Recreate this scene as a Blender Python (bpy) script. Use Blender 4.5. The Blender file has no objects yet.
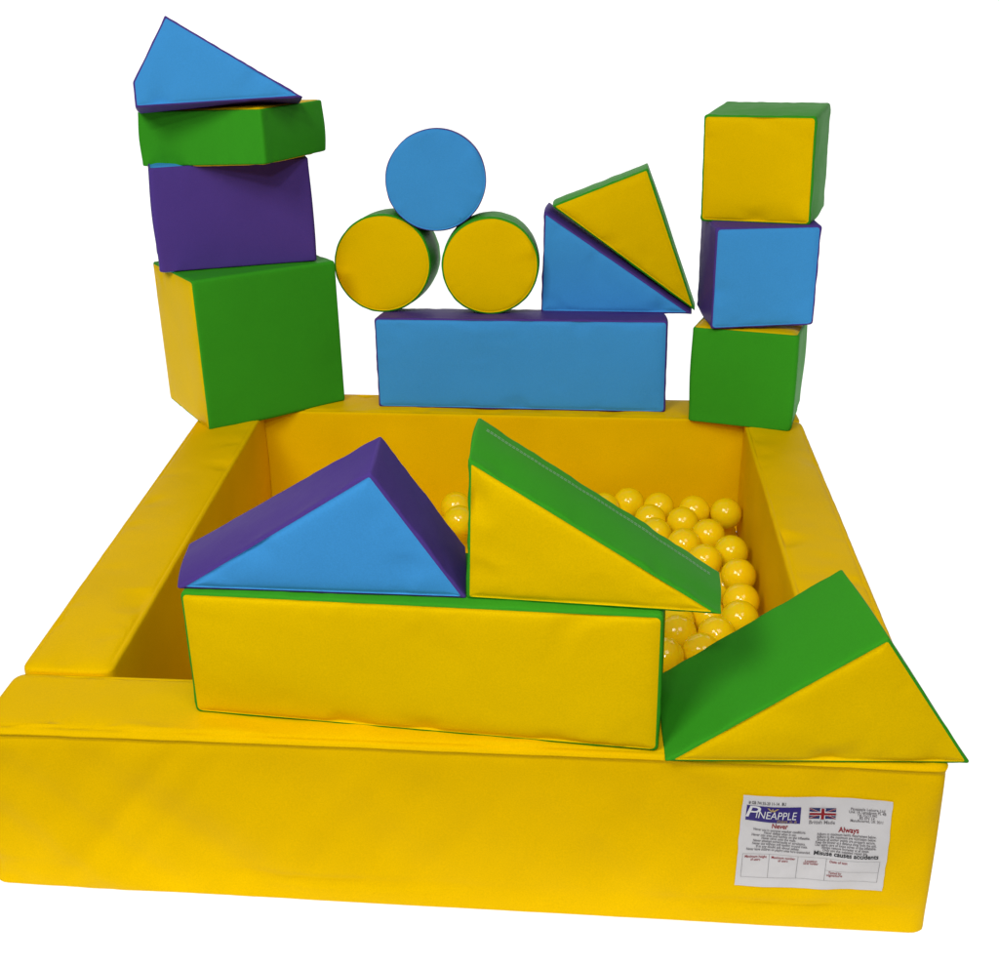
import bpy, bmesh, math, random
import numpy as np
from mathutils import Vector, Matrix, noise
from mathutils.bvhtree import BVHTree
from mathutils.geometry import delaunay_2d_cdt

# ------------------------------------------------------------------ measured shapes (metres)
SHAPES = {
    'FRONT_BAR': ([[-0.3956, 0.0618, 0.3101], [0.3216, 0.0061, 0.3101], [0.3212, 0.0061, 0.5398], [-0.4003, 0.0622, 0.5251]],
        [[-0.3824, 0.2313, 0.3101], [0.3348, 0.1756, 0.3101], [0.3343, 0.1756, 0.5398], [-0.3872, 0.2317, 0.5251]]),
    'ROOF_BLUE': ([[-0.402, 0.0711, 0.5271], [-0.0974, 0.0567, 0.7275], [0.0363, 0.0476, 0.536]],
        [[-0.4273, 0.2226, 0.5269], [-0.1025, 0.2072, 0.7261], [0.0238, 0.1986, 0.5444]]),
    'RAMP_YELLOW': ([[0.0414, 0.0477, 0.5361], [0.0471, 0.0493, 0.7537], [0.3971, 0.0084, 0.5434]],
        [[0.0574, 0.1918, 0.5346], [0.053, 0.1946, 0.7624], [0.412, 0.1525, 0.5349]]),
    'ROOF_GREEN': ([[0.3344, -0.0145, 0.3101], [0.6296, 0.0082, 0.5112], [0.7613, 0.0096, 0.3101]],
        [[0.3396, 0.2064, 0.314], [0.6124, 0.2275, 0.503], [0.7212, 0.2178, 0.3346]]),
    'CUBE_BIG': ([[-0.7058, 1.2658, 0.3126], [-0.395, 1.496, 0.3126], [-0.4034, 1.5029, 0.6954], [-0.7157, 1.2717, 0.7013]],
        [[-0.8844, 1.5069, 0.3126], [-0.5736, 1.7371, 0.3126], [-0.582, 1.744, 0.6871], [-0.8943, 1.5128, 0.6931]]),
    'BACK_BAR': ([[-0.2977, 1.4519, 0.3126], [0.4454, 1.4261, 0.3126], [0.4441, 1.4391, 0.5533], [-0.3023, 1.465, 0.5534]],
        [[-0.2901, 1.6718, 0.3126], [0.453, 1.646, 0.3126], [0.4518, 1.659, 0.5181], [-0.2947, 1.6849, 0.5182]]),
    'CUBE_GREEN': ([[0.4965, 1.3703, 0.3126], [0.735, 1.302, 0.3126], [0.7416, 1.3229, 0.5503], [0.4996, 1.3922, 0.5505]],
        [[0.5612, 1.5962, 0.3126], [0.7997, 1.528, 0.3126], [0.8063, 1.5488, 0.5286], [0.5643, 1.6181, 0.5288]]),
    'BOX_PURPLE': ([[-0.8255, 1.3638, 0.7], [-0.4491, 1.4953, 0.6974], [-0.4553, 1.4932, 0.9625], [-0.8258, 1.3637, 0.9611]],
        [[-0.908, 1.5998, 0.7], [-0.5316, 1.7313, 0.6974], [-0.5378, 1.7292, 0.9625], [-0.9083, 1.5997, 0.9611]]),
    'SLAB': ([[-0.8738, 1.4517, 0.9524], [-0.5205, 1.3093, 0.9751], [-0.5263, 1.3199, 1.1011], [-0.8755, 1.4612, 1.0866]],
        [[-0.7725, 1.7002, 0.9464], [-0.4193, 1.5578, 0.9691], [-0.4251, 1.5683, 1.0951], [-0.7743, 1.7096, 1.0806]]),
    'CUBE_BLUE': ([[0.5395, 1.3635, 0.554], [0.7826, 1.3731, 0.5628], [0.7889, 1.3996, 0.7997], [0.5437, 1.3906, 0.7975]],
        [[0.5323, 1.6034, 0.544], [0.7754, 1.613, 0.5628], [0.7817, 1.6394, 0.7877], [0.5365, 1.6305, 0.7855]]),
    'CUBE_YELLOW': ([[0.5175, 1.4933, 0.7936], [0.7637, 1.4107, 0.7975], [0.7578, 1.4053, 1.0515], [0.5123, 1.4876, 1.0496]],
        [[0.5967, 1.7298, 0.7896], [0.8428, 1.6472, 0.7935], [0.8369, 1.6418, 1.0555], [0.5914, 1.7241, 1.0536]]),
    'RAMP_BLUE': ([[0.1273, 1.6087, 0.53], [0.1349, 1.6213, 0.7916], [0.5132, 1.5815, 0.5322]],
        [[0.1379, 1.7584, 0.527], [0.1455, 1.771, 0.7886], [0.5237, 1.7312, 0.5292]]),
    'RAMP_LEANING': ([[0.1528, 1.6409, 0.8059], [0.3941, 1.6286, 0.9017], [0.5278, 1.6006, 0.5336]],
        [[0.1634, 1.7905, 0.7969], [0.4046, 1.7782, 0.8927], [0.5384, 1.7503, 0.5246]]),
    'ROOF_TOP': ([[-0.8202, 1.303, 1.1131], [-0.8202, 1.3051, 1.1709], [-0.7309, 1.3159, 1.3156], [-0.424, 1.3279, 1.1266]],
        [[-0.8737, 1.4947, 1.0782], [-0.8737, 1.4968, 1.1361], [-0.7843, 1.5076, 1.2807], [-0.4775, 1.5196, 1.0917]]),
}
CYLINDERS = {'LEFT': {'c': [-0.294, 1.596, 0.6654], 'r': 0.1305, 'ax': [0.0367, 0.9922, -0.1191]}, 'RIGHT': {'c': [-0.006, 1.56, 0.6659], 'r': 0.1268, 'ax': [-0.0196, 0.9927, -0.1191]}, 'TOP': {'c': [-0.1477, 1.6138, 0.8818], 'r': 0.1309, 'ax': [-0.0836, 0.9832, -0.1622]}}
PIT = {'W': 1.4683, 'D': 1.5248, 'H': 0.3086, 't': 0.1419, 'lx': -0.0, 'b1': -0.0288, 'b2': 0.0415, 'y1': 0.0437, 'Hb': 0.0063, 'hbo': -0.0012, 'tb': 0.1451, 'tf': 0.1584, 'tl': 0.1646}
LABEL = [[0.4437, -0.002, 0.0834], [0.6606, -0.002, 0.0837], [0.6614, -0.002, 0.2438], [0.4467, -0.002, 0.2508]]
BALLS = [[0.5875, 1.2527, 0.115], [0.5111, 1.2629, 0.115], [0.4765, 1.1941, 0.1154], [0.4061, 1.1302, 0.115], [0.5299, 1.1233, 0.1174], [0.4685, 1.077, 0.115], [0.5292, 1.1768, 0.062], [0.5725, 1.0426, 0.115], [0.507, 0.9899, 0.1187], [0.5728, 0.922, 0.1185], [0.5557, 0.9714, 0.062], [0.5641, 0.815, 0.115], [0.5514, 0.739, 0.115], [0.4181, 0.6725, 0.115], [0.4958, 0.6708, 0.115], [0.4592, 0.6031, 0.115], [0.3848, 0.5833, 0.115], [0.4261, 1.2794, 0.115], [0.3529, 1.3032, 0.115], [0.4161, 1.3415, 0.062], [0.3999, 1.2069, 0.115], [0.2901, 1.2714999999999999, 0.115], [-0.0818, 1.2599, 0.115], [-0.0679, 1.1788, 0.115], [0.4304, 0.8125, 0.062], [0.5035, 0.8367, 0.062]]
LOW_BALLS = [[-0.2514, 0.24, 0.0645], [-0.1737, 0.24, 0.0645], [-0.0895, 0.24, 0.0645], [-0.0104, 0.24, 0.0645], [0.0686, 0.24, 0.0645], [0.1424, 0.24, 0.0645], [0.2248, 0.24, 0.0645], [0.302, 0.24, 0.0645], [0.3831, 0.24, 0.0645], [0.4636, 0.24, 0.0645], [0.5401, 0.24, 0.0645], [-0.2117, 0.3072, 0.0645], [-0.1294, 0.3072, 0.0645], [-0.0497, 0.3072, 0.0645], [0.0292, 0.3072, 0.0645], [0.1074, 0.3072, 0.0645], [0.1873, 0.3072, 0.0645], [0.2643, 0.3072, 0.0645], [0.3438, 0.3072, 0.0645], [0.422, 0.3072, 0.0645], [0.4984, 0.3072, 0.0645], [-0.2511, 0.3744, 0.0645], [-0.1696, 0.3744, 0.0645], [-0.0937, 0.3744, 0.0645], [-0.0103, 0.3744, 0.0645], [0.0679, 0.3744, 0.0645], [0.1434, 0.3744, 0.0645], [0.2218, 0.3744, 0.0645], [0.3059, 0.3744, 0.0645], [0.3798, 0.3744, 0.0645], [0.4592, 0.3744, 0.0645], [0.5382, 0.3744, 0.0645], [-0.2096, 0.4416, 0.0645], [-0.1337, 0.4416, 0.0645], [-0.0525, 0.4416, 0.0645], [0.0272, 0.4416, 0.0645], [0.1074, 0.4416, 0.0645], [0.1838, 0.4416, 0.0645], [0.264, 0.4416, 0.0645], [0.3453, 0.4416, 0.0645], [0.4204, 0.4416, 0.0645], [0.5029, 0.4416, 0.0645], [-0.2496, 0.5088, 0.0645], [-0.1728, 0.5088, 0.0645], [-0.0937, 0.5088, 0.0645], [-0.0159, 0.5088, 0.0645], [0.0666, 0.5088, 0.0645], [0.1459, 0.5088, 0.0645], [0.2259, 0.5088, 0.0645], [0.304, 0.5088, 0.0645], [0.3817, 0.5088, 0.0645], [0.4596, 0.5088, 0.0645], [0.5406, 0.5088, 0.0645], [-0.2115, 0.576, 0.0645], [-0.1333, 0.576, 0.0645], [-0.054, 0.576, 0.0645], [0.027, 0.576, 0.0645], [0.108, 0.576, 0.0645], [0.1816, 0.576, 0.0645], [0.2607, 0.576, 0.0645], [-0.2475, 0.6432, 0.0645], [-0.1687, 0.6432, 0.0645], [-0.0928, 0.6432, 0.0645], [-0.0159, 0.6432, 0.0645], [0.0652, 0.6432, 0.0645], [0.1446, 0.6432, 0.0645], [0.2265, 0.6432, 0.0645], [0.3021, 0.6432, 0.0645], [-0.2111, 0.7104, 0.0645], [-0.1341, 0.7104, 0.0645], [-0.0501, 0.7104, 0.0645], [0.0265, 0.7104, 0.0645], [0.1038, 0.7104, 0.0645], [0.1834, 0.7104, 0.0645], [0.2655, 0.7104, 0.0645], [0.3411, 0.7104, 0.0645], [-0.2478, 0.7776, 0.0645], [-0.1709, 0.7776, 0.0645], [-0.0915, 0.7776, 0.0645], [-0.0106, 0.7776, 0.0645], [0.0643, 0.7776, 0.0645], [0.1469, 0.7776, 0.0645], [0.225, 0.7776, 0.0645], [0.3055, 0.7776, 0.0645], [-0.213, 0.8448, 0.0645], [-0.1343, 0.8448, 0.0645], [-0.0544, 0.8448, 0.0645], [0.0258, 0.8448, 0.0645], [0.1034, 0.8448, 0.0645], [0.1817, 0.8448, 0.0645], [0.2618, 0.8448, 0.0645], [0.3412, 0.8448, 0.0645], [-0.2494, 0.912, 0.0645], [-0.1686, 0.912, 0.0645], [-0.0931, 0.912, 0.0645], [-0.012, 0.912, 0.0645], [0.0668, 0.912, 0.0645], [0.146, 0.912, 0.0645], [0.2241, 0.912, 0.0645], [0.3042, 0.912, 0.0645], [0.3839, 0.912, 0.0645], [0.4634, 0.912, 0.0645], [-0.2126, 0.9792, 0.0645], [-0.1336, 0.9792, 0.0645], [-0.0537, 0.9792, 0.0645], [0.0251, 0.9792, 0.0645], [0.103, 0.9792, 0.0645], [0.1827, 0.9792, 0.0645], [0.2624, 0.9792, 0.0645], [0.3424, 0.9792, 0.0645], [0.4238, 0.9792, 0.0645], [-0.2512, 1.0464, 0.0645], [-0.1687, 1.0464, 0.0645], [-0.0916, 1.0464, 0.0645], [-0.0119, 1.0464, 0.0645], [0.0657, 1.0464, 0.0645], [0.1477, 1.0464, 0.0645], [0.2248, 1.0464, 0.0645], [0.301, 1.0464, 0.0645], [0.3804, 1.0464, 0.0645], [-0.2126, 1.1136, 0.0645], [-0.1341, 1.1136, 0.0645], [-0.0511, 1.1136, 0.0645], [0.0236, 1.1136, 0.0645], [0.1074, 1.1136, 0.0645], [0.1871, 1.1136, 0.0645], [0.2633, 1.1136, 0.0645], [0.3395, 1.1136, 0.0645], [-0.2506, 1.1808, 0.0645], [-0.1701, 1.1808, 0.0645], [0.0678, 1.1808, 0.0645], [0.1466, 1.1808, 0.0645], [0.2234, 1.1808, 0.0645], [0.301, 1.1808, 0.0645], [-0.2077, 1.248, 0.0645], [0.0268, 1.248, 0.0645], [0.1032, 1.248, 0.0645], [0.1851, 1.248, 0.0645], [0.2635, 1.248, 0.0645], [0.341, 1.248, 0.0645], [-0.2499, 1.3152, 0.0645], [-0.1681, 1.3152, 0.0645], [-0.0928, 1.3152, 0.0645], [-0.0145, 1.3152, 0.0645], [0.0668, 1.3152, 0.0645], [0.1424, 1.3152, 0.0645], [0.2261, 1.3152, 0.0645], [0.5394, 1.3152, 0.0645]]
CAM = {'pos': [0.1662, -1.5097, 1.4125], 'yaw': 0.120502, 'pitch': -0.359025, 'roll': -0.033143, 'f': 1204.854388, 'px': 418.720671, 'py': 414.334421}
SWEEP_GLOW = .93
WORLD = .13
LAMPS = [('ceiling_lamp_left', (-1.8, -2.2, 3.9), (0, .6, .3), 106, 1.6, 1.6),
         ('ceiling_lamp_right', (1.3, -1.9, 4.2), (0, .6, .3), 36, 1.6, 1.6),
         ('tube_lamp', (-.25, -2.9, 3.3), (.3, .6, .2), 29, .40, .09, (1, .98, .95), .6),
         ('tube_lamp', (.18, -3.0, 2.6), (.3, .6, .2), 28, .40, .09, (1, .98, .95), .6)]


scene = bpy.context.scene
C = scene.collection
random.seed(4)
V = lambda p: np.array(p, float)
unit = lambda v: v / max(np.linalg.norm(v), 1e-9)

# ------------------------------------------------------------------ materials
def vinyl(name, col, rough=0.42, grain=0.06, mottle=0.025):
    m = bpy.data.materials.new(name); m.use_nodes = True
    nt = m.node_tree; N = nt.nodes; L = nt.links
    bs = N['Principled BSDF']
    tc = N.new('ShaderNodeTexCoord')
    n1 = N.new('ShaderNodeTexNoise'); n1.inputs['Scale'].default_value = 5.5; n1.inputs['Detail'].default_value = 4
    L.new(tc.outputs['Object'], n1.inputs['Vector'])
    cr = N.new('ShaderNodeValToRGB')
    e = cr.color_ramp.elements
    e[0].position = .3; e[1].position = .72
    e[0].color = tuple(c*(1-mottle*1.6) for c in col)+(1,)
    e[1].color = tuple(min(1, c*(1+mottle)) for c in col)+(1,)
    L.new(n1.outputs['Fac'], cr.inputs['Fac'])
    # fine speckle of the coated cloth
    n2 = N.new('ShaderNodeTexNoise'); n2.inputs['Scale'].default_value = 420; n2.inputs['Detail'].default_value = 2
    L.new(tc.outputs['Object'], n2.inputs['Vector'])
    mr = N.new('ShaderNodeMapRange'); mr.inputs['From Min'].default_value = .3; mr.inputs['From Max'].default_value = .7
    mr.inputs['To Min'].default_value = .95; mr.inputs['To Max'].default_value = 1.05
    L.new(n2.outputs['Fac'], mr.inputs['Value'])
    mx = N.new('ShaderNodeMix'); mx.data_type = 'RGBA'; mx.blend_type = 'MULTIPLY'; mx.inputs[0].default_value = 1
    L.new(cr.outputs['Color'], mx.inputs[6]); L.new(mr.outputs['Result'], mx.inputs[7])
    L.new(mx.outputs[2], bs.inputs['Base Color'])
    n3 = N.new('ShaderNodeTexNoise'); n3.inputs['Scale'].default_value = 22; n3.inputs['Detail'].default_value = 5
    L.new(tc.outputs['Object'], n3.inputs['Vector'])
    r = N.new('ShaderNodeMapRange'); r.inputs['To Min'].default_value = rough-.08; r.inputs['To Max'].default_value = rough+.1
    L.new(n3.outputs['Fac'], r.inputs['Value']); L.new(r.outputs['Result'], bs.inputs['Roughness'])
    b1 = N.new('ShaderNodeBump'); b1.inputs['Strength'].default_value = grain; b1.inputs['Distance'].default_value = .0006
    L.new(n2.outputs['Fac'], b1.inputs['Height'])
    b2 = N.new('ShaderNodeBump'); b2.inputs['Strength'].default_value = .22; b2.inputs['Distance'].default_value = .004
    L.new(n3.outputs['Fac'], b2.inputs['Height']); L.new(b1.outputs['Normal'], b2.inputs['Normal'])
    L.new(b2.outputs['Normal'], bs.inputs['Normal'])
    bs.inputs['Specular IOR Level'].default_value = .016
    mc = max(col); bs.inputs['Specular Tint'].default_value = tuple(.15+.75*c/mc for c in col)+(1,)
    return m

def plain(name, col, rough=.5, spec=.4):
    m = bpy.data.materials.new(name); m.use_nodes = True
    nt = m.node_tree; bs = nt.nodes['Principled BSDF']
    n1 = nt.nodes.new('ShaderNodeTexNoise'); n1.inputs['Scale'].default_value = 60; n1.inputs['Detail'].default_value = 3
    tc = nt.nodes.new('ShaderNodeTexCoord'); nt.links.new(tc.outputs['Object'], n1.inputs['Vector'])
    cr = nt.nodes.new('ShaderNodeValToRGB')
    cr.color_ramp.elements[0].color = tuple(c*.94 for c in col)+(1,)
    cr.color_ramp.elements[1].color = tuple(min(1, c*1.04) for c in col)+(1,)
    nt.links.new(n1.outputs['Fac'], cr.inputs['Fac']); nt.links.new(cr.outputs['Color'], bs.inputs['Base Color'])
    bs.inputs['Roughness'].default_value = rough; bs.inputs['Specular IOR Level'].default_value = spec
    return m

YEL = vinyl('yellow_vinyl', (.81, .53, .0002))
PITY = vinyl('pit_yellow_vinyl', (.82, .505, .0002), mottle=.035)
GRN = vinyl('green_vinyl', (.040, .315, .016))
BLU = vinyl('blue_vinyl', (.054, .31, .71))
PUR = vinyl('purple_vinyl', (.080, .044, .255))
BALL = plain('ball_plastic', (.97, .66, .003), .11, .5)
bb = BALL.node_tree.nodes['Principled BSDF']
_n = BALL.node_tree.nodes; _l = BALL.node_tree.links
_src = bb.inputs['Base Color'].links[0].from_socket
_oi = _n.new('ShaderNodeObjectInfo'); _hs = _n.new('ShaderNodeHueSaturation')
_m1 = _n.new('ShaderNodeMapRange'); _m1.inputs['To Min'].default_value = .497; _m1.inputs['To Max'].default_value = .508
_m2 = _n.new('ShaderNodeMapRange'); _m2.inputs['To Min'].default_value = 1.03; _m2.inputs['To Max'].default_value = .94
_l.new(_oi.outputs['Random'], _m1.inputs['Value']); _l.new(_oi.outputs['Random'], _m2.inputs['Value'])
_l.new(_m1.outputs['Result'], _hs.inputs['Hue']); _l.new(_m2.outputs['Result'], _hs.inputs['Value'])
_l.new(_src, _hs.inputs['Color']); _l.new(_hs.outputs['Color'], bb.inputs['Base Color'])
bb.inputs['Subsurface Weight'].default_value = .4
bb.inputs['Subsurface Radius'].default_value = (.02, .010, .001)
bb.inputs['Subsurface Scale'].default_value = .6
PAPER = plain('label_paper', (.62, .61, .625), .55, .3)
NAVY = plain('logo_navy', (.028, .016, .17), .5, .3)
RED = plain('print_red', (.25, .014, .02), .6, .2)
INK = plain('print_black', (.03, .03, .035), .6, .2)
GREY = plain('print_grey', (.16, .15, .16), .6, .2)
WHITE = plain('print_white', (.68, .68, .71), .5, .2)
GOLD = plain('print_gold', (.45, .33, .12), .6, .2)
THREAD = plain('pale_thread', (.40, .56, .42), .7, .2)
DTHREAD = plain('grey_thread', (.22, .19, .27), .7, .2)

# ------------------------------------------------------------------ object helpers
def link(o, parent=None):
    C.objects.link(o)
    if parent is not None: o.parent = parent
    return o

def mesh_obj(name, verts, faces, mat, parent=None, origin=(0, 0, 0), smooth=True):
    me = bpy.data.meshes.new(name)
    o3 = V(origin)
    me.from_pydata([tuple(V(v)-o3) for v in verts], [], faces)
    me.materials.append(mat)
    bm = bmesh.new(); bm.from_mesh(me)
    bmesh.ops.remove_doubles(bm, verts=bm.verts, dist=1e-6)
    bmesh.ops.recalc_face_normals(bm, faces=bm.faces)
    bm.to_mesh(me); bm.free()
    if smooth: me.polygons.foreach_set('use_smooth', [True]*len(me.polygons))
    me.update()
    return link(bpy.data.objects.new(name, me), parent)

def thing(name, label, cat, loc, group=None):
    o = bpy.data.objects.new(name, None); C.objects.link(o)
    o.empty_display_size = .05
    o.location = loc; o['label'] = label; o['category'] = cat
    if group: o['group'] = group
    return o

def nz(p, s, seed):
    return noise.noise(Vector((p[0]*s+seed*7.31, p[1]*s-seed*3.7, p[2]*s+seed*1.9)))

# ------------------------------------------------------------------ padded prism: two caps and the cover that wraps round them
def padded(A, B, seed, rc=.010, re=.005, puff=.004, crease=.0018, lump=.003, step=.009, welt=0, circle=False, drape=0, pk_band=1.3, grow=0):
    A = [V(p) for p in A]; B = [V(p) for p in B]
    n = len(A)
    cA = sum(A)/n; cB = sum(B)/n
    W = []                                    # perimeter points as weights on the corners
    if circle:
        for i in range(n): W.append({i: 1.0})
    else:
        for i in range(n):
            p, q, r = A[i-1], A[i], A[(i+1) % n]
            l1 = np.linalg.norm(p-q); l2 = np.linalg.norm(r-q)
            r1 = min(rc, .3*l1)/l1; r2 = min(rc, .3*l2)/l2
            for k in range(6):                # rounded corner
                t = k/5
                a, b, c = (1-t)**2, 2*t*(1-t), t*t
                W.append({(i-1) % n: a*r1, i: a*(1-r1)+b+c*(1-r2), (i+1) % n: c*r2})
            m = max(2, int(l2/step))
            r2n = min(rc, .3*l2)/l2
            for k in range(1, m):             # straight run to the next corner
                t = r2n+(1-2*r2n)*k/m
                W.append({i: 1-t, (i+1) % n: t})
    def comb(P): return np.array([sum(w*P[i] for i, w in d.items()) for d in W])
    PA, PB = comb(A), comb(B)
    N = len(W)
    def normal(P):
        nn = np.zeros(3)
        for i in range(n): nn += np.cross(P[i], P[(i+1) % n])
        return unit(nn)
    nA, nB = normal(A), normal(B)
    if np.dot(nA, cA-cB) < 0: nA = -nA
    if np.dot(nB, cB-cA) < 0: nB = -nB
    def outs(P, nn, c):
        T = np.roll(P, -1, 0)-np.roll(P, 1, 0)
        O = np.cross(T, nn)
        O = np.array([unit(o) for o in O])
        if np.mean(np.einsum('ij,ij->i', O, P-c)) < 0: O = -O
        return O
    OA, OB = outs(PA, nA, cA), outs(PB, nB, cB)
    depth = np.mean(np.linalg.norm(PA-PB, axis=1))
    def inset(P, nn, c):                      # the same outline drawn a little smaller, edges kept parallel
        if circle: return [c+(p-c)*(1-re/np.linalg.norm(p-c)) for p in P]
        E = [unit(P[(i+1) % n]-P[i]) for i in range(n)]
        O = []
        for i in range(n):
            o = unit(np.cross(E[i], nn)); O.append(o if np.dot(o, P[i]-c) > 0 else -o)
        out = []
        for i in range(n):
            k = 1+np.dot(O[i-1], O[i]); out.append(P[i]-(O[i-1]+O[i])/max(k, .12)*re)
        return out
    if grow:                                  # corners were measured on the seam: the cover stands a little outside it
        re_ = re; re = -grow
        A = inset(A, nA, cA); B = inset(B, nB, cB); re = re_
        PA, PB = comb(A), comb(B)
    DA = comb(inset(A, nA, cA))-PA; DB = comb(inset(B, nB, cB))-PB
    # distances down the cover
    ds = [0, .25*re, .6*re, re]
    if welt: ds += [welt*.5, welt*.8, welt, welt*1.25, welt*1.7]
    ds = [d for d in ds if d < depth/2]
    mid = max(4, int(depth/step))
    lo = ds[-1]
    inner = [lo+(depth-lo-re)*k/mid for k in range(1, mid)]
    ds = ds+inner+[depth-re, depth-.6*re, depth-.25*re, depth]
    def off(d, j, pos, ln):
        e = min(d, depth-d)
        o = 0
        fade = 1-math.exp(-e/.02)
        o += puff*.6*fade*math.sin(math.pi*min(1, max(0, d/depth)))
        o += lump*fade*nz(pos, 5.5, seed)
        # puckers that run out from the seam
        pk = max(0, nz((ln*1.0, 0, 0), 24, seed+3))+.5*nz((ln, 1, 0), 55, seed+5)
        o += crease*pk_band*pk*math.exp(-e/.022)*(1-math.exp(-e/.003))
        if drape and OA[j][1] < -.8:                             # slack cloth: long slanting folds and a crease low down
            x_, z_ = pos[0], pos[2]
            q = noise.noise(Vector(((x_+z_*1.1)*7.5, (x_-z_)*1.2, seed)))
            q2 = noise.noise(Vector(((x_-z_*.8)*11, (x_+z_)*1.5, seed+4)))
            o += drape*(q+.5*abs(q2))*fade*(.35+.65*min(1, abs(x_-.1)*1.6))
            g = .045+.006*noise.noise(Vector((x_*2.5, 1, seed)))
            o -= drape*.45*math.exp(-(((depth-d)-g)/.004)**2)*max(0, .4+noise.noise(Vector((x_*3, 5, seed))))
        if welt:
            if d < welt: o += .0022*math.sin(math.pi*min(1, d/welt))
            o -= .0013*math.exp(-((d-welt*1.12)/.003)**2)
        return o
    ln = np.concatenate([[0], np.cumsum(np.linalg.norm(np.roll(PA, -1, 0)-PA, axis=1))[:-1]])
    verts, faces = [], []
    rows = []
    for d in ds:
        t = d/depth
        row = []
        for j in range(N):
            p = PA[j]*(1-t)+PB[j]*t
            O = unit(OA[j]*(1-t)+OB[j]*t)
            e = min(d, depth-d)
            k = 1-math.sqrt(max(0, 1-((re-e)/re)**2)) if e < re else 0
            row.append(len(verts)); verts.append(p+O*off(d, j, p, ln[j])+(DA[j] if d < depth/2 else DB[j])*k)
        rows.append(row)
    for a, b in zip(rows, rows[1:]):
        for j in range(N):
            k = (j+1) % N
            faces.append((a[j], a[k], b[k], b[j]))
    band = (verts, faces)
    def cap(row, nn, P, cc):
        S = [verts[i] for i in row]
        c = sum(S)/len(S)
        vv = list(S); ff = []
        edges = []
        if not circle:
            for i in range(n):
                e_ = unit(P[(i+1) % n]-P[i]); o_ = np.cross(e_, nn)
                if np.dot(o_, P[i]-cc) < 0: o_ = -o_
                edges.append((P[i], o_, e_, np.linalg.norm(P[(i+1) % n]-P[i])))
        def rimdist(p):                       # (distance to the seam, soft version of it)
            q = [np.dot(a-p, o)-re for a, o, e_, L_ in edges]
            return max(0, min(q)), max(0, -.016*math.log(sum(math.exp(-x/.016) for x in q)/len(q)))
        def gathers(p):                       # short gathers that start at each seam and die out
            g = 0
            for i, (a, o, e_, L_) in enumerate(edges):
                d = max(0, np.dot(a-p, o)-re)
                if d > .11: continue
                t = np.dot(p-a, e_); win = max(0, min(1, min(t, L_-t)/.05-.3))
                win = win*win*(3-2*win)
                x = t+i*3.17
                reach = .016+.016*max(0, nz((x, 9, 1), 5, seed+2)+.3)
                k1 = max(0, nz((x, 4, d*.8), 15, seed+13)-.12)*2.6
                k2 = .5*nz((x, 7, d), 46, seed+17)*max(0, nz((x, 2, 5), 6, seed)+.3)
                g += win*(k1*math.exp(-d/(reach*1.5))+k2*math.exp(-d/reach))*(1-math.exp(-d/.0035))
            return g
        # perpendicular distance from the middle to each edge
        T = [S[(j+1) % N]-S[j-1] for j in range(N)]
        per = []
        for j in range(N):
            o = unit(np.cross(T[j], nn)); per.append(abs(np.dot(S[j]-c, o)))
        inr = max(min(per), .02)
        big = max(np.linalg.norm(s-c) for s in S)
        def height(p, rim, dist, l_):
            h = -.0016*math.exp(-((rim-.0015)/.0018)**2)
            h += (puff+lump*nz(p, 6.0, seed+11))*(1-math.exp(-dist/.03))*(1-math.exp(-rim/.006))
            if circle:
                q = max(0, nz((l_, 4, 0), 17, seed+13)-.14)*3.2+.45*nz((l_, 7, 0), 52, seed+17)*max(0, nz((l_, 2, 5), 6, seed)+.35)
                h += crease*q*math.exp(-rim/.020)*(1-math.exp(-rim/.0035))
            else: h += crease*(-.9 if welt == 0 else 1)*gathers(p)
            return h
        prev = list(range(N))
        for s in (1-.0015/inr, 1-.004/inr, 1-.009/inr):
            cur = []
            for j in range(N):
                p = c+(S[j]-c)*s
                rim, dist = rimdist(p) if not circle else ((1-s)*per[j],)*2
                cur.append(len(vv)); vv.append(p+nn*height(p, rim, dist, ln[j]))
            for j in range(N):
                k = (j+1) % N
                ff.append((prev[j], prev[k], cur[k], cur[j]))
            prev = cur
        # even net of points over the middle
        ax_ = unit(P[1]-P[0]) if not circle else unit(P[0]-cc)
        ay_ = np.cross(nn, ax_)
        loop = [c+(S[j]-c)*(1-.009/inr) for j in range(N)]
        L2 = [(float(np.dot(p-c, ax_)), float(np.dot(p-c, ay_))) for p in loop]
        st = step*.8
        x0, x1 = min(p[0] for p in L2), max(p[0] for p in L2); y0, y1 = min(p[1] for p in L2), max(p[1] for p in L2)
        LA = np.array(L2); LB = np.roll(LA, -1, 0)
        inner2 = []
        ny = int((y1-y0)/(st*.866))+1; nx = int((x1-x0)/st)+2
        for iy in range(1, ny):
            y = y0+iy*st*.866
            for ix in range(nx):
                x = x0+(ix+.5*(iy % 2))*st
                cond = ((LA[:, 1] > y) != (LB[:, 1] > y))
                with np.errstate(divide='ignore', invalid='ignore'):
                    xi = LA[:, 0]+(y-LA[:, 1])*(LB[:, 0]-LA[:, 0])/(LB[:, 1]-LA[:, 1])
                if np.sum(cond & (x < xi)) % 2 == 0: continue
                if np.min((LA[:, 0]-x)**2+(LA[:, 1]-y)**2) < (st*.45)**2: continue
                inner2.append((x, y))
        co, _, fc, ov, _, _ = delaunay_2d_cdt([Vector(p) for p in L2+inner2], [(j, (j+1) % N) for j in range(N)], [], 1, 1e-7)
        idx = []
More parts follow.
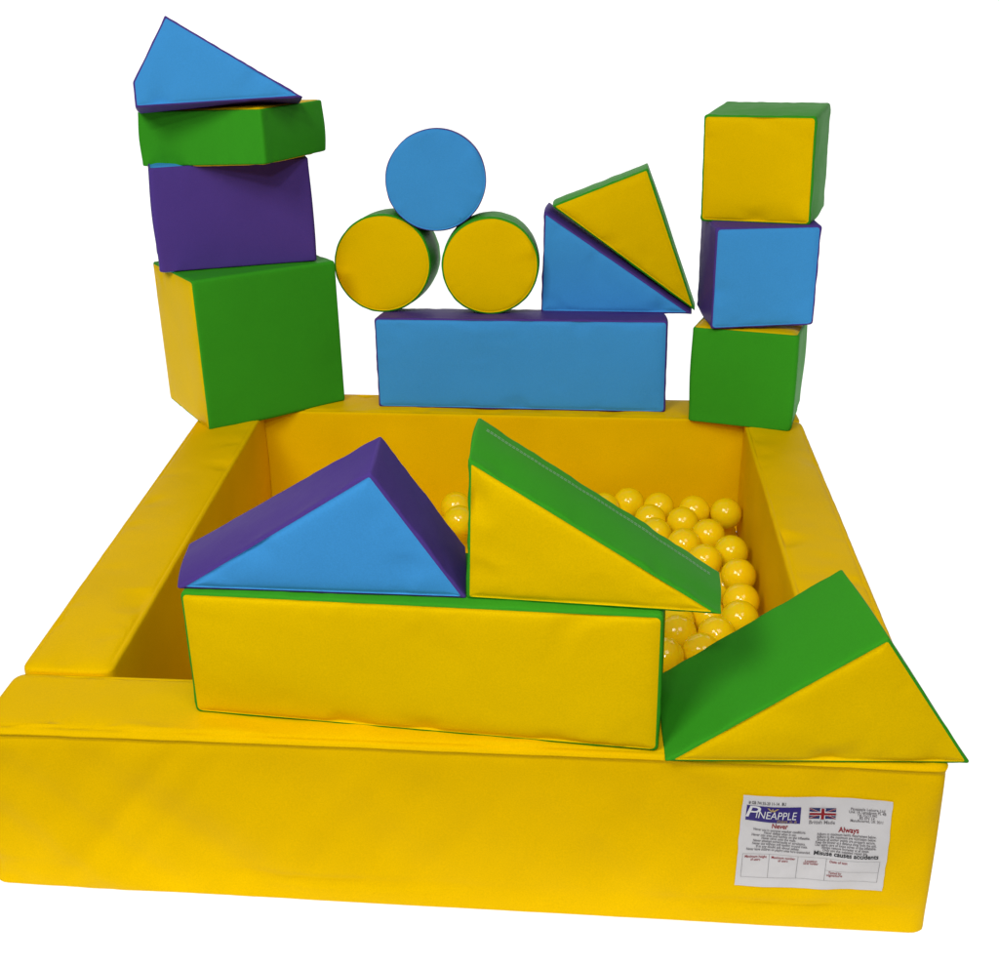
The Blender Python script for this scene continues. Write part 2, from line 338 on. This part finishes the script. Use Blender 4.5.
        for q, o in zip(co, ov):
            k_ = o[0] if o else None
            if k_ is not None and k_ < N: idx.append(prev[k_]); continue
            p = c+ax_*q[0]+ay_*q[1]
            if circle:
                rim = dist = max(.009, float(np.mean(per))-math.hypot(q[0], q[1]))
            else:
                rim, dist = rimdist(p)
            l_ = ln[int(np.argmin((LA[:, 0]-q[0])**2+(LA[:, 1]-q[1])**2))] if rim < .08 else 0
            idx.append(len(vv)); vv.append(p+nn*height(p, rim, dist, l_))
        for t in fc:
            t3 = tuple(idx[i] for i in t)
            if len(set(t3)) >= 3: ff.append(t3)
        return vv, ff
    return cap(rows[0], nA, A, cA), cap(rows[-1], nB, B, cB), band

def block(name, label, cat, A, B, panel, cover, seed, **kw):
    base = V([sum(p[0] for p in A+B)/len(A+B), sum(p[1] for p in A+B)/len(A+B), min(p[2] for p in A+B)])
    root = thing(name, label, cat, tuple(base))
    a, b, s = padded(A, B, seed, **kw)
    mesh_obj('end_panel', a[0], a[1], panel, root, base)
    mesh_obj('end_panel', b[0], b[1], panel, root, base)
    o = mesh_obj('side_cover', s[0], s[1], cover, root, base)
    return root, base, o

def box_axis(key, axis):
    f, k = SHAPES[key]
    fbl, fbr, ftr, ftl = f; kbl, kbr, ktr, ktl = k
    if axis == 'front': return [fbl, fbr, ftr, ftl], [kbl, kbr, ktr, ktl]
    if axis == 'side': return [kbl, fbl, ftl, ktl], [kbr, fbr, ftr, ktr]
    return [fbl, fbr, kbr, kbl], [ftl, ftr, ktr, ktl]          # panels below and above

def stitch_rows(root, base, surf, pts, nrm, mat, name='stitching', gap=.0055, rows=2, dash=.0065, w=.0008):
    """Rows of short thread stitches laid along a line on the cover."""
    bvh = BVHTree.FromObject(surf, bpy.context.evaluated_depsgraph_get())
    P = [V(p)-base for p in pts]; nn = V(nrm)
    verts, faces = [], []
    d0 = unit(P[-1]-P[0]); side = unit(np.cross(nn, d0))
    L = sum(np.linalg.norm(b-a) for a, b in zip(P, P[1:]))
    seg = [np.linalg.norm(b-a) for a, b in zip(P, P[1:])]
    def at(x):
        for a, b, s in zip(P, P[1:], seg):
            if x <= s: return a+(b-a)*x/s
            x -= s
        return P[-1]
    for r in range(rows):
        x = 0
        while x < L-dash:
            q = []
            for xx in (x, x+dash*.78):
                for sg in (-1, 1):
                    p = at(xx)+side*(gap*(r-(rows-1)/2)+sg*w)
                    h = bvh.ray_cast(Vector(p+nn*.04), Vector(-nn))
                    if h[0] is None: break
                    q.append(V(h[0])+nn*.0007)
            if len(q) == 4:
                b0 = len(verts); verts += q; faces.append((b0, b0+1, b0+3, b0+2))
            x += dash
    if faces: return mesh_obj(name, verts, faces, mat, root, (0, 0, 0), smooth=False)

# ------------------------------------------------------------------ the ball pit
W, D, H = PIT['W'], PIT['D'], PIT['H']
l, r = -W/2, W/2
tf, tb, tl, tr = PIT['tf'], PIT['tb'], PIT['tl'], PIT['t']
bl, br = l+PIT['b1'], r+PIT['b2']
yl, yr = D+PIT['y1'], D
pit = thing('ball_pit', 'square yellow padded ball pit with foam walls and a white care label on its front', 'ball pit', (0, 0, 0))
def wall(poly, top, seed, bottom=0.0, flare=0, **kw):
    A = [(x, y, top) for x, y in poly]; B = [(x-(flare if x < 0 else 0), y, bottom) for x, y in poly]
    a, b, s = padded(A, B, seed, **kw)
    verts = []; faces = []
    for vv, ff in (a, b, s):
        o = len(verts); verts += list(vv); faces += [tuple(i+o for i in f) for f in ff]
    return mesh_obj('foam_wall', verts, faces, PITY, pit)
kw = dict(rc=.022, re=.007, pk_band=.15, puff=.003, crease=.009, lump=.0045, step=.011)
front_wall = wall([(l, 0), (r, 0), (r, tf), (l, tf)], H, 1, welt=.013, drape=.017, flare=.02, **{**kw, 'crease': .006, 'puff': .0022})
def lerp(a, b, t): return a+(b-a)*t
ty = lambda y, a, b: lerp(a, b, y/D)
left_wall = wall([(l+.004, tf+.003), (l+tl, tf+.003), (bl+tl, yl-tb-.003), (bl, yl-tb-.003)], H+.006, 2, **{**kw, 'lump': .003})
right_wall = wall([(r-tr, tf+.003), (r-.002, tf+.003), (br, yr-tb-.003), (br-tr, yr-tb-.003)], H+.004, 3, **kw)
back_wall = wall([(bl, yl-tb), (br, yr-tb), (br, yr), (bl, yl)], H+.003, 4, **kw)
# padded floor mat inside the walls
m0 = .002
A = [(l+tl+m0, tf+.006, .024), (r-tr-m0, tf+.006, .024), (br-tr-m0, yr-tb-.006, .024), (bl+tl+m0, yl-tb-.006, .024)]
a, b, s = padded(A, [(p[0], p[1], 0.001) for p in A], 5, rc=.015, re=.006, puff=.0, crease=.002, lump=.002, step=.03)
verts = []; faces = []
for vv, ff in (a, b, s):
    o = len(verts); verts += list(vv); faces += [tuple(i+o for i in f) for f in ff]
mesh_obj('floor_mat', verts, faces, PITY, pit)

# care label stuck on the front wall: everything is laid on the real padded surface
bpy.context.view_layer.update()
fw = BVHTree.FromObject(front_wall, bpy.context.evaluated_depsgraph_get())
BLc, BRc, TRc, TLc = [V(p) for p in LABEL]
def on_label(u, v, lift):
    p = (TLc*(1-u)+TRc*u)*(1-v)+(BLc*(1-u)+BRc*u)*v
    h = fw.ray_cast(Vector((p[0], -.1, p[2])), Vector((0, 1, 0)))
    y = h[0].y if h[0] else p[1]
    return V([p[0], y-lift, p[2]])
def patch(name, u0, v0, u1, v1, lift, mat, parent, nu=10, nv=8, wob=0):
    verts, faces = [], []
    for j in range(nv+1):
        for i in range(nu+1):
            u = u0+(u1-u0)*i/nu; v = v0+(v1-v0)*j/nv
            if wob:
                if i in (0, nu): u += wob*noise.noise(Vector((v*9, i, 3)))
                if j in (0, nv): v += wob*noise.noise(Vector((u*9, j, 8)))
            verts.append(on_label(u, v, lift))
    for j in range(nv):
        for i in range(nu):
            a = j*(nu+1)+i; faces.append((a, a+1, a+nu+2, a+nu+1))
    return verts, faces
def merge(name, parts, mat, parent):
    verts, faces = [], []
    for vv, ff in parts:
        o = len(verts); verts += list(vv); faces += [tuple(i+o for i in f) for f in ff]
    return mesh_obj(name, verts, faces, mat, parent, smooth=False)
card = merge('care_label', [patch('c', 0, 0, 1, 1, .0012, PAPER, pit, 40, 30, .006)], PAPER, pit)
card['label'] = 'white printed care label with a purple logo and a flag'
LW, LH = .217, .163                                    # label size in metres
def text_geo(s, u, v, size, lift, align='CENTER', bold=0.0, shear=0.0, sx=1.0, width=None, rise=0.0):
    cu = bpy.data.curves.new('t', 'FONT'); cu.body = s; cu.size = size; cu.align_x = align; cu.align_y = 'CENTER'
    cu.offset = bold; cu.shear = shear; cu.resolution_u = 3
    o = bpy.data.objects.new('t', cu); C.objects.link(o)
    bpy.context.view_layer.update()
    me = o.evaluated_get(bpy.context.evaluated_depsgraph_get()).to_mesh()
    xs = [vv.co.x for vv in me.vertices]
    k = sx
    if width and xs: k = width*LW/(max(xs)-min(xs))
    verts = [on_label(u+vv.co.x*k/LW, v-(vv.co.y+rise*vv.co.x*k)/LH, lift) for vv in me.vertices]
    faces = [tuple(p.vertices) for p in me.polygons]
    o.to_mesh_clear()
    C.objects.unlink(o); bpy.data.objects.remove(o); bpy.data.curves.remove(cu)
    return verts, faces
# logo plate and lettering
merge('logo_plate', [patch('p', .030, .100, .395, .268, .0018, NAVY, card, 12, 5)], NAVY, card)
merge('logo_lettering', [text_geo('P', .062, .172, .030, .0024, bold=.0001, shear=.2, sx=1.3),
                         text_geo('INEAPPLE', .228, .193, .0185, .0024, bold=.0, shear=.12, width=.275),
                         ], WHITE, card)
def tri(pts, lift): return [on_label(u, v, lift) for u, v in pts], [tuple(range(len(pts)))]
merge('logo_leaf', [tri([(.165, .113), (.178, .113), (.203, .146), (.196, .150)], .0024),
                    tri([(.203, .140), (.232, .116), (.246, .116), (.208, .152)], .0024),
                    tri([(.196, .134), (.200, .118), (.206, .118), (.206, .146)], .0024),
                    text_geo('of Leisure . co . uk', .305, .246, .0075, .0024, width=.135)], GOLD, card)
# flag: blue field, white and red saltires, white and red cross
fu0, fu1, fv0, fv1 = .452, .632, .104, .212
merge('flag_field', [patch('f', fu0, fv0, fu1, fv1, .0018, NAVY, card, 8, 5)], plain('flag_blue', (.025, .03, .12), .55, .3), card)
fx = lambda a: fu0+(fu1-fu0)*a
fy = lambda b: fv0+(fv1-fv0)*b
def bar(a0, b0, a1, b1, wd, lift):
    dx, dy = a1-a0, (b1-b0)*.5
    L = math.hypot(dx, dy); px, py = -dy/L*wd, dx/L*wd*2
    q = [(a0+px, b0+py), (a1+px, b1+py), (a1-px, b1-py), (a0-px, b0-py)]
    return tri([(fx(min(1, max(0, x))), fy(min(1, max(0, y)))) for x, y in q], lift)
merge('flag_white', [bar(0, 0, 1, 1, .055, .0023), bar(0, 1, 1, 0, .055, .0023),
                     tri([(fx(.40), fy(0)), (fx(.60), fy(0)), (fx(.60), fy(1)), (fx(.40), fy(1))], .0026),
                     tri([(fx(0), fy(.33)), (fx(1), fy(.33)), (fx(1), fy(.67)), (fx(0), fy(.67))], .0029)], WHITE, card)
merge('flag_red', [bar(0, .03, .42, .43, .022, .0025), bar(.58, .57, 1, .97, .022, .0025), bar(0, .97, .42, .57, .022, .0025), bar(.58, .43, 1, .03, .022, .0025),
                   tri([(fx(.44), fy(0)), (fx(.56), fy(0)), (fx(.56), fy(1)), (fx(.44), fy(1))], .0032),
                   tri([(fx(0), fy(.40)), (fx(1), fy(.40)), (fx(1), fy(.60)), (fx(0), fy(.60))], .0035)], RED, card)
merge('caption', [text_geo('British Made', .543, .250, .0085, .0018, bold=.0001, width=.175)], GREY, card)
for geo in [text_geo('Never', .262, .308, .0125, .0018, bold=.0003, width=.108),
                  text_geo('Always', .728, .322, .0125, .0018, bold=.0003, width=.138),
                  text_geo('Maximum height', .125, .668, .0062, .0018, bold=.0001, width=.150), text_geo('of users', .125, .700, .0062, .0018, bold=.0001, width=.066),
                  text_geo('Maximum number', .312, .672, .0062, .0018, bold=.0001, width=.160), text_geo('of users', .312, .704, .0062, .0018, bold=.0001, width=.066),
                  text_geo('Location', .500, .688, .0062, .0018, bold=.0001, width=.080), text_geo('Serial number', .500, .716, .0062, .0018, bold=.0001, width=.100),
                  text_geo('Date of test', .680, .668, .0062, .0018, bold=.0001, width=.115),
                  text_geo('Tested by', .665, .796, .0062, .0018, bold=.0001, width=.085), text_geo('signature', .665, .826, .0062, .0018, bold=.0001, width=.105)]: merge('heading', [geo], RED, card)
left_lines = [('Never use in extreme weather conditions.', .35), ('Never deflate when in use.', .215), ('Never mix ages and heights on the inflatable.', .39), ('Never climb onto the walls.', .23),
              ('Never attempt somersaults or acrobatics.', .35), ('Never use without soft landing ground mats.', .37), ('If in any doubt ask about safety.', .29), ('Never leave children on playing units here unattended.', .43)]
right_lines = [('Adhere to maximum height requirement below.', .395), ('Adhere to the maximum age restriction below.', .395), ('Ensure all anchor points are properly secure.', .385), ('Keep the blower at a distance away from the unit.', .405),
               ('Use extra care of loose edges of the inflatable.', .405), ('Always remove footwear at all times.', .315), ('Only use the supplied repair kit.', .295)]
rows_ = [text_geo(s, .266+.006*(i % 3), .362+i*.0322, .0066, .0018, bold=.00012, width=w) for i, (s, w) in enumerate(left_lines)]
rows_ += [text_geo(s, .715, .372+i*.0292, .0064, .0018, bold=.00012, width=w) for i, (s, w) in enumerate(right_lines)]
rows_ += [text_geo(s, .842, .108+i*.029, .0064, .0018, bold=.0001, width=w) for i, (s, w) in enumerate([('Pineapple Leisure Ltd', .225), ('Unit 14, Lansdown Pl, 4B', .245), ('Tel. 01275 845', .13), ('BS EN 14', .10), ('Manufactured, UK 2011', .215)])]
merge('small_print', rows_, GREY, card)
for geo in [text_geo('Misuse causes accidents', .725, .583, .0115, .0018, bold=.00028, width=.43),
                     text_geo('# GB 74135-20 11-14 . BU', .165, .070, .0070, .0018, bold=.0001, width=.25)]: merge('bold_print', [geo], INK, card)
def rule(u0, v0, u1, v1, w=.0022):
    if abs(u1-u0) > abs(v1-v0): return patch('r', u0, v0-w/2, u1, v0+w/2, .0018, GREY, card, 12, 1)
    return patch('r', u0-w/2, v0, u0+w/2, v1, .0018, GREY, card, 1, 8)
merge('table_rules', [rule(.035, .638, .955, .638), rule(.035, .893, .955, .893), rule(.035, .638, .035, .893), rule(.955, .638, .955, .893),
                      rule(.217, .638, .217, .893), rule(.410, .638, .410, .893), rule(.600, .638, .600, .893), rule(.600, .772, .955, .772)], GREY, card)

# ------------------------------------------------------------------ blocks
soft = dict(rc=.009, re=.0042, puff=.005, crease=.0085, lump=.0034, pk_band=.45)
block('foam_beam', 'long yellow foam beam with green edges lying along the front wall of the pit', 'foam block', *box_axis('FRONT_BAR', 'front'), YEL, GRN, 11, **{**soft, 'puff': .007})
block('foam_wedge', 'blue foam wedge with purple slopes standing roof-like on the yellow beam', 'foam block', *SHAPES['ROOF_BLUE'], BLU, PUR, 12, **{**soft, 'rc': .004, 'grow': .0016})
root, base, surf = block('foam_wedge', 'yellow foam ramp with a green stitched slope on the right of the yellow beam', 'foam block', *SHAPES['RAMP_YELLOW'], YEL, GRN, 13, **{**soft, 'crease': .012, 'lump': .0055, 'rc': .004, 'grow': .0016})
bpy.context.view_layer.update()
f, k = SHAPES['RAMP_YELLOW']
t0, t1 = V(f[1])*.24+V(k[1])*.76, V(f[2])*.24+V(k[2])*.76
e = unit(t1-t0); across = unit(V(k[1])-V(f[1])); up = unit(np.cross(e, across)); up = up if up[2] > 0 else -up
stitch_rows(root, base, surf, [lerp(t0, t1, .03), lerp(t0, t1, .5)+across*.004, lerp(t0, t1, .97)], up, THREAD)
block('foam_wedge', 'yellow foam wedge with green slopes resting on the front right corner of the pit', 'foam block', *SHAPES['ROOF_GREEN'], YEL, GRN, 14, **{**soft, 'rc': .004, 'grow': .0016})

block('foam_cube', 'large green foam cube with yellow side at the bottom of the left stack', 'foam block', *box_axis('CUBE_BIG', 'side'), YEL, GRN, 15, **soft)
block('foam_box', 'purple foam box with blue top standing between the large green cube and the green slab', 'foam block', *box_axis('BOX_PURPLE', 'flat'), BLU, PUR, 16, **soft)
block('foam_slab', 'thin green foam slab with yellow top lying on the purple box', 'foam block', *box_axis('SLAB', 'flat'), YEL, GRN, 17, **soft)
block('foam_wedge', 'blue foam wedge with purple underside on top of the left stack', 'foam block', *SHAPES['ROOF_TOP'], BLU, PUR, 18, **{**soft, 'rc': .003})

block('foam_beam', 'long blue foam beam with purple edges lying on the back wall of the pit', 'foam block', *box_axis('BACK_BAR', 'front'), BLU, PUR, 19, **soft)
root, base, surf = block('foam_wedge', 'blue foam ramp with purple slope standing on the blue beam', 'foam block', *SHAPES['RAMP_BLUE'], BLU, PUR, 20, **{**soft, 'rc': .004, 'grow': .0016})
bpy.context.view_layer.update()
f, k = SHAPES['RAMP_BLUE']
t0, t1 = V(f[1])*.72+V(k[1])*.28, V(f[2])*.72+V(k[2])*.28
e = unit(t1-t0); across = unit(V(k[1])-V(f[1])); up = unit(np.cross(e, across)); up = up if up[2] > 0 else -up
stitch_rows(root, base, surf, [lerp(t0, t1, .02), lerp(t0, t1, .98)], up, DTHREAD, rows=1)
block('foam_wedge', 'yellow foam wedge with green edges leaning tilted on the slope of the blue ramp', 'foam block', *SHAPES['RAMP_LEANING'], YEL, GRN, 21, **{**soft, 'rc': .004})

block('foam_cube', 'small green foam cube with yellow top at the bottom of the right stack', 'foam block', *box_axis('CUBE_GREEN', 'flat'), YEL, GRN, 22, **{**soft, 'rc': .012})
root, base, surf = block('foam_cube', 'blue foam cube with purple side in the middle of the right stack', 'foam block', *box_axis('CUBE_BLUE', 'front'), BLU, PUR, 23, **soft)
bpy.context.view_layer.update()
f, k = SHAPES['CUBE_BLUE']
t0, t1 = V(f[0])*.3+V(k[0])*.7, V(f[3])*.3+V(k[3])*.7
sd = unit(np.cross(t1-t0, V(k[0])-V(f[0]))); sd = sd if sd[0] < 0 else -sd
stitch_rows(root, base, surf, [lerp(t0, t1, .02), lerp(t0, t1, .5)+unit(V(k[0])-V(f[0]))*.012, lerp(t0, t1, .97)-unit(V(k[0])-V(f[0]))*.015], sd, DTHREAD, rows=1)
block('foam_cube', 'yellow foam cube with green top on top of the right stack', 'foam block', *box_axis('CUBE_YELLOW', 'front'), YEL, GRN, 24, **soft)

def cylinder(key, label, panel, cover, seed, depth=.2, re=.005):
    d = CYLINDERS[key]; c = V(d['c']); ax = unit(V(d['ax'])); rad = d['r']
    x = unit(np.cross(ax, V([0, 0, 1]))); z = np.cross(x, ax)
    n = 96
    # the sewn disc is not a perfect circle: slight flats between the stitches
    ring = []
    for i in range(n):
        t = 2*math.pi*i/n
        rr = rad*(1+.006*noise.noise(Vector((math.cos(t)*2.2, math.sin(t)*2.2, seed))))
        ring.append(c+(x*math.cos(t)+z*math.sin(t))*rr)
    return block('foam_cylinder', label, 'foam block', ring, [p+ax*depth for p in ring], panel, cover, seed, circle=True, re=re, puff=.005, crease=.0055, lump=.003, pk_band=.5)
cylinder('LEFT', 'yellow foam cylinder with green side beside the large green cube', YEL, GRN, 31)
cylinder('RIGHT', 'yellow foam cylinder with green side beside the blue ramp', YEL, GRN, 32)
cylinder('TOP', 'blue foam cylinder resting on the two yellow cylinders', BLU, PUR, 33, re=.002)

# ------------------------------------------------------------------ balls
R = .0388
bm = bmesh.new()
bmesh.ops.create_uvsphere(bm, u_segments=40, v_segments=24, radius=R)
for f in bm.faces: f.smooth = True
# faint moulding line round the middle
for v in bm.verts:
    if abs(v.co.z) < .0005: v.co *= 1.006
bme = bpy.data.meshes.new('plastic_ball'); bm.to_mesh(bme); bm.free(); bme.materials.append(BALL)
for p in BALLS+[q for q in LOW_BALLS if q[0] > .12]:
    b = bpy.data.objects.new('plastic_ball', bme); C.objects.link(b)
    b.location = p
    b.rotation_euler = (random.uniform(0, 6), random.uniform(0, 6), random.uniform(0, 6))
    s = random.uniform(.985, 1.01); b.scale = (s, s, s*random.uniform(.985, 1.0))
    b['label'] = 'glossy plain yellow plastic ball lying among others inside the pit'
    b['category'] = 'ball'; b['group'] = 'yellow balls in the pit'

# ------------------------------------------------------------------ added white sweep, curves up behind; its glow whitens the backdrop and hides shadows
sw = bpy.data.materials.new('glowing_white_sweep'); sw.use_nodes = True
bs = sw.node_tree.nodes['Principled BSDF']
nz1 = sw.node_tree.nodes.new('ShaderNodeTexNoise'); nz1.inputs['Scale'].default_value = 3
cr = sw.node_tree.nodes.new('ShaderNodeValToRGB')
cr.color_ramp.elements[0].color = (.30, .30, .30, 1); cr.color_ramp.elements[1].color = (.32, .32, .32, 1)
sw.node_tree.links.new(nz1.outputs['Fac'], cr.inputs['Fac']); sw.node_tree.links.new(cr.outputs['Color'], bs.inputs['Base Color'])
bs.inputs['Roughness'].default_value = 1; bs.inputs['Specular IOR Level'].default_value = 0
bs.inputs['Emission Color'].default_value = (1, 1, 1, 1); bs.inputs['Emission Strength'].default_value = SWEEP_GLOW  # surface emits its own white; this also lights the blocks
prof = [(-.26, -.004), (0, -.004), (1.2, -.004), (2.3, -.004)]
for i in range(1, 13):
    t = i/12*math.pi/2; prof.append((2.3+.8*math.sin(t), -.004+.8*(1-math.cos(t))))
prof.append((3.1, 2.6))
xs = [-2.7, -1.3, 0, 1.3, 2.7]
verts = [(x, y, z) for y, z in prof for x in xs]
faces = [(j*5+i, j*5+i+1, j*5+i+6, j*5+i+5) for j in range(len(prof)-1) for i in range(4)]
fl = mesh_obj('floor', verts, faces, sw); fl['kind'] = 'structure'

# ------------------------------------------------------------------ light
w = bpy.data.worlds.new('World'); scene.world = w; w.use_nodes = True
bg = w.node_tree.nodes['Background']
bg.inputs['Color'].default_value = (1, .985, .96, 1); bg.inputs['Strength'].default_value = WORLD
def area(name, loc, target, power, sx, sy, col=(1, .98, .95), spin=0):
    d = bpy.data.lights.new(name, 'AREA'); d.shape = 'RECTANGLE'; d.size = sx; d.size_y = sy; d.energy = power; d.color = col
    o = bpy.data.objects.new(name, d); C.objects.link(o)
    o.location = loc
    q = (Vector(target)-Vector(loc)).to_track_quat('-Z', 'Y')
    o.rotation_euler = (q @ Matrix.Rotation(spin, 3, 'Z').to_quaternion()).to_euler()
    return o
for a in LAMPS: area(*a)

# ------------------------------------------------------------------ camera
cd = bpy.data.cameras.new('camera'); cam = bpy.data.objects.new('camera', cd); C.objects.link(cam)
cd.sensor_fit = 'HORIZONTAL'; cd.sensor_width = 36
cd.lens = CAM['f']/999*36
cd.shift_x = (499.5-CAM['px'])/999; cd.shift_y = (CAM['py']-483)/999
cd.clip_start = .05; cd.clip_end = 100
Rm = Matrix.Rotation(CAM['yaw'], 3, 'Z') @ Matrix.Rotation(math.pi/2+CAM['pitch'], 3, 'X') @ Matrix.Rotation(CAM['roll'], 3, 'Z')
cam.matrix_world = Matrix.Translation(Vector(CAM['pos'])) @ Rm.to_4x4()
scene.camera = cam
scene.view_settings.view_transform = 'Standard'; scene.view_settings.look = 'None'
scene.view_settings.exposure = 0; scene.view_settings.gamma = 1
scene.render.engine = 'CYCLES'
scene.cycles.max_bounces = 8; scene.cycles.use_denoising = True
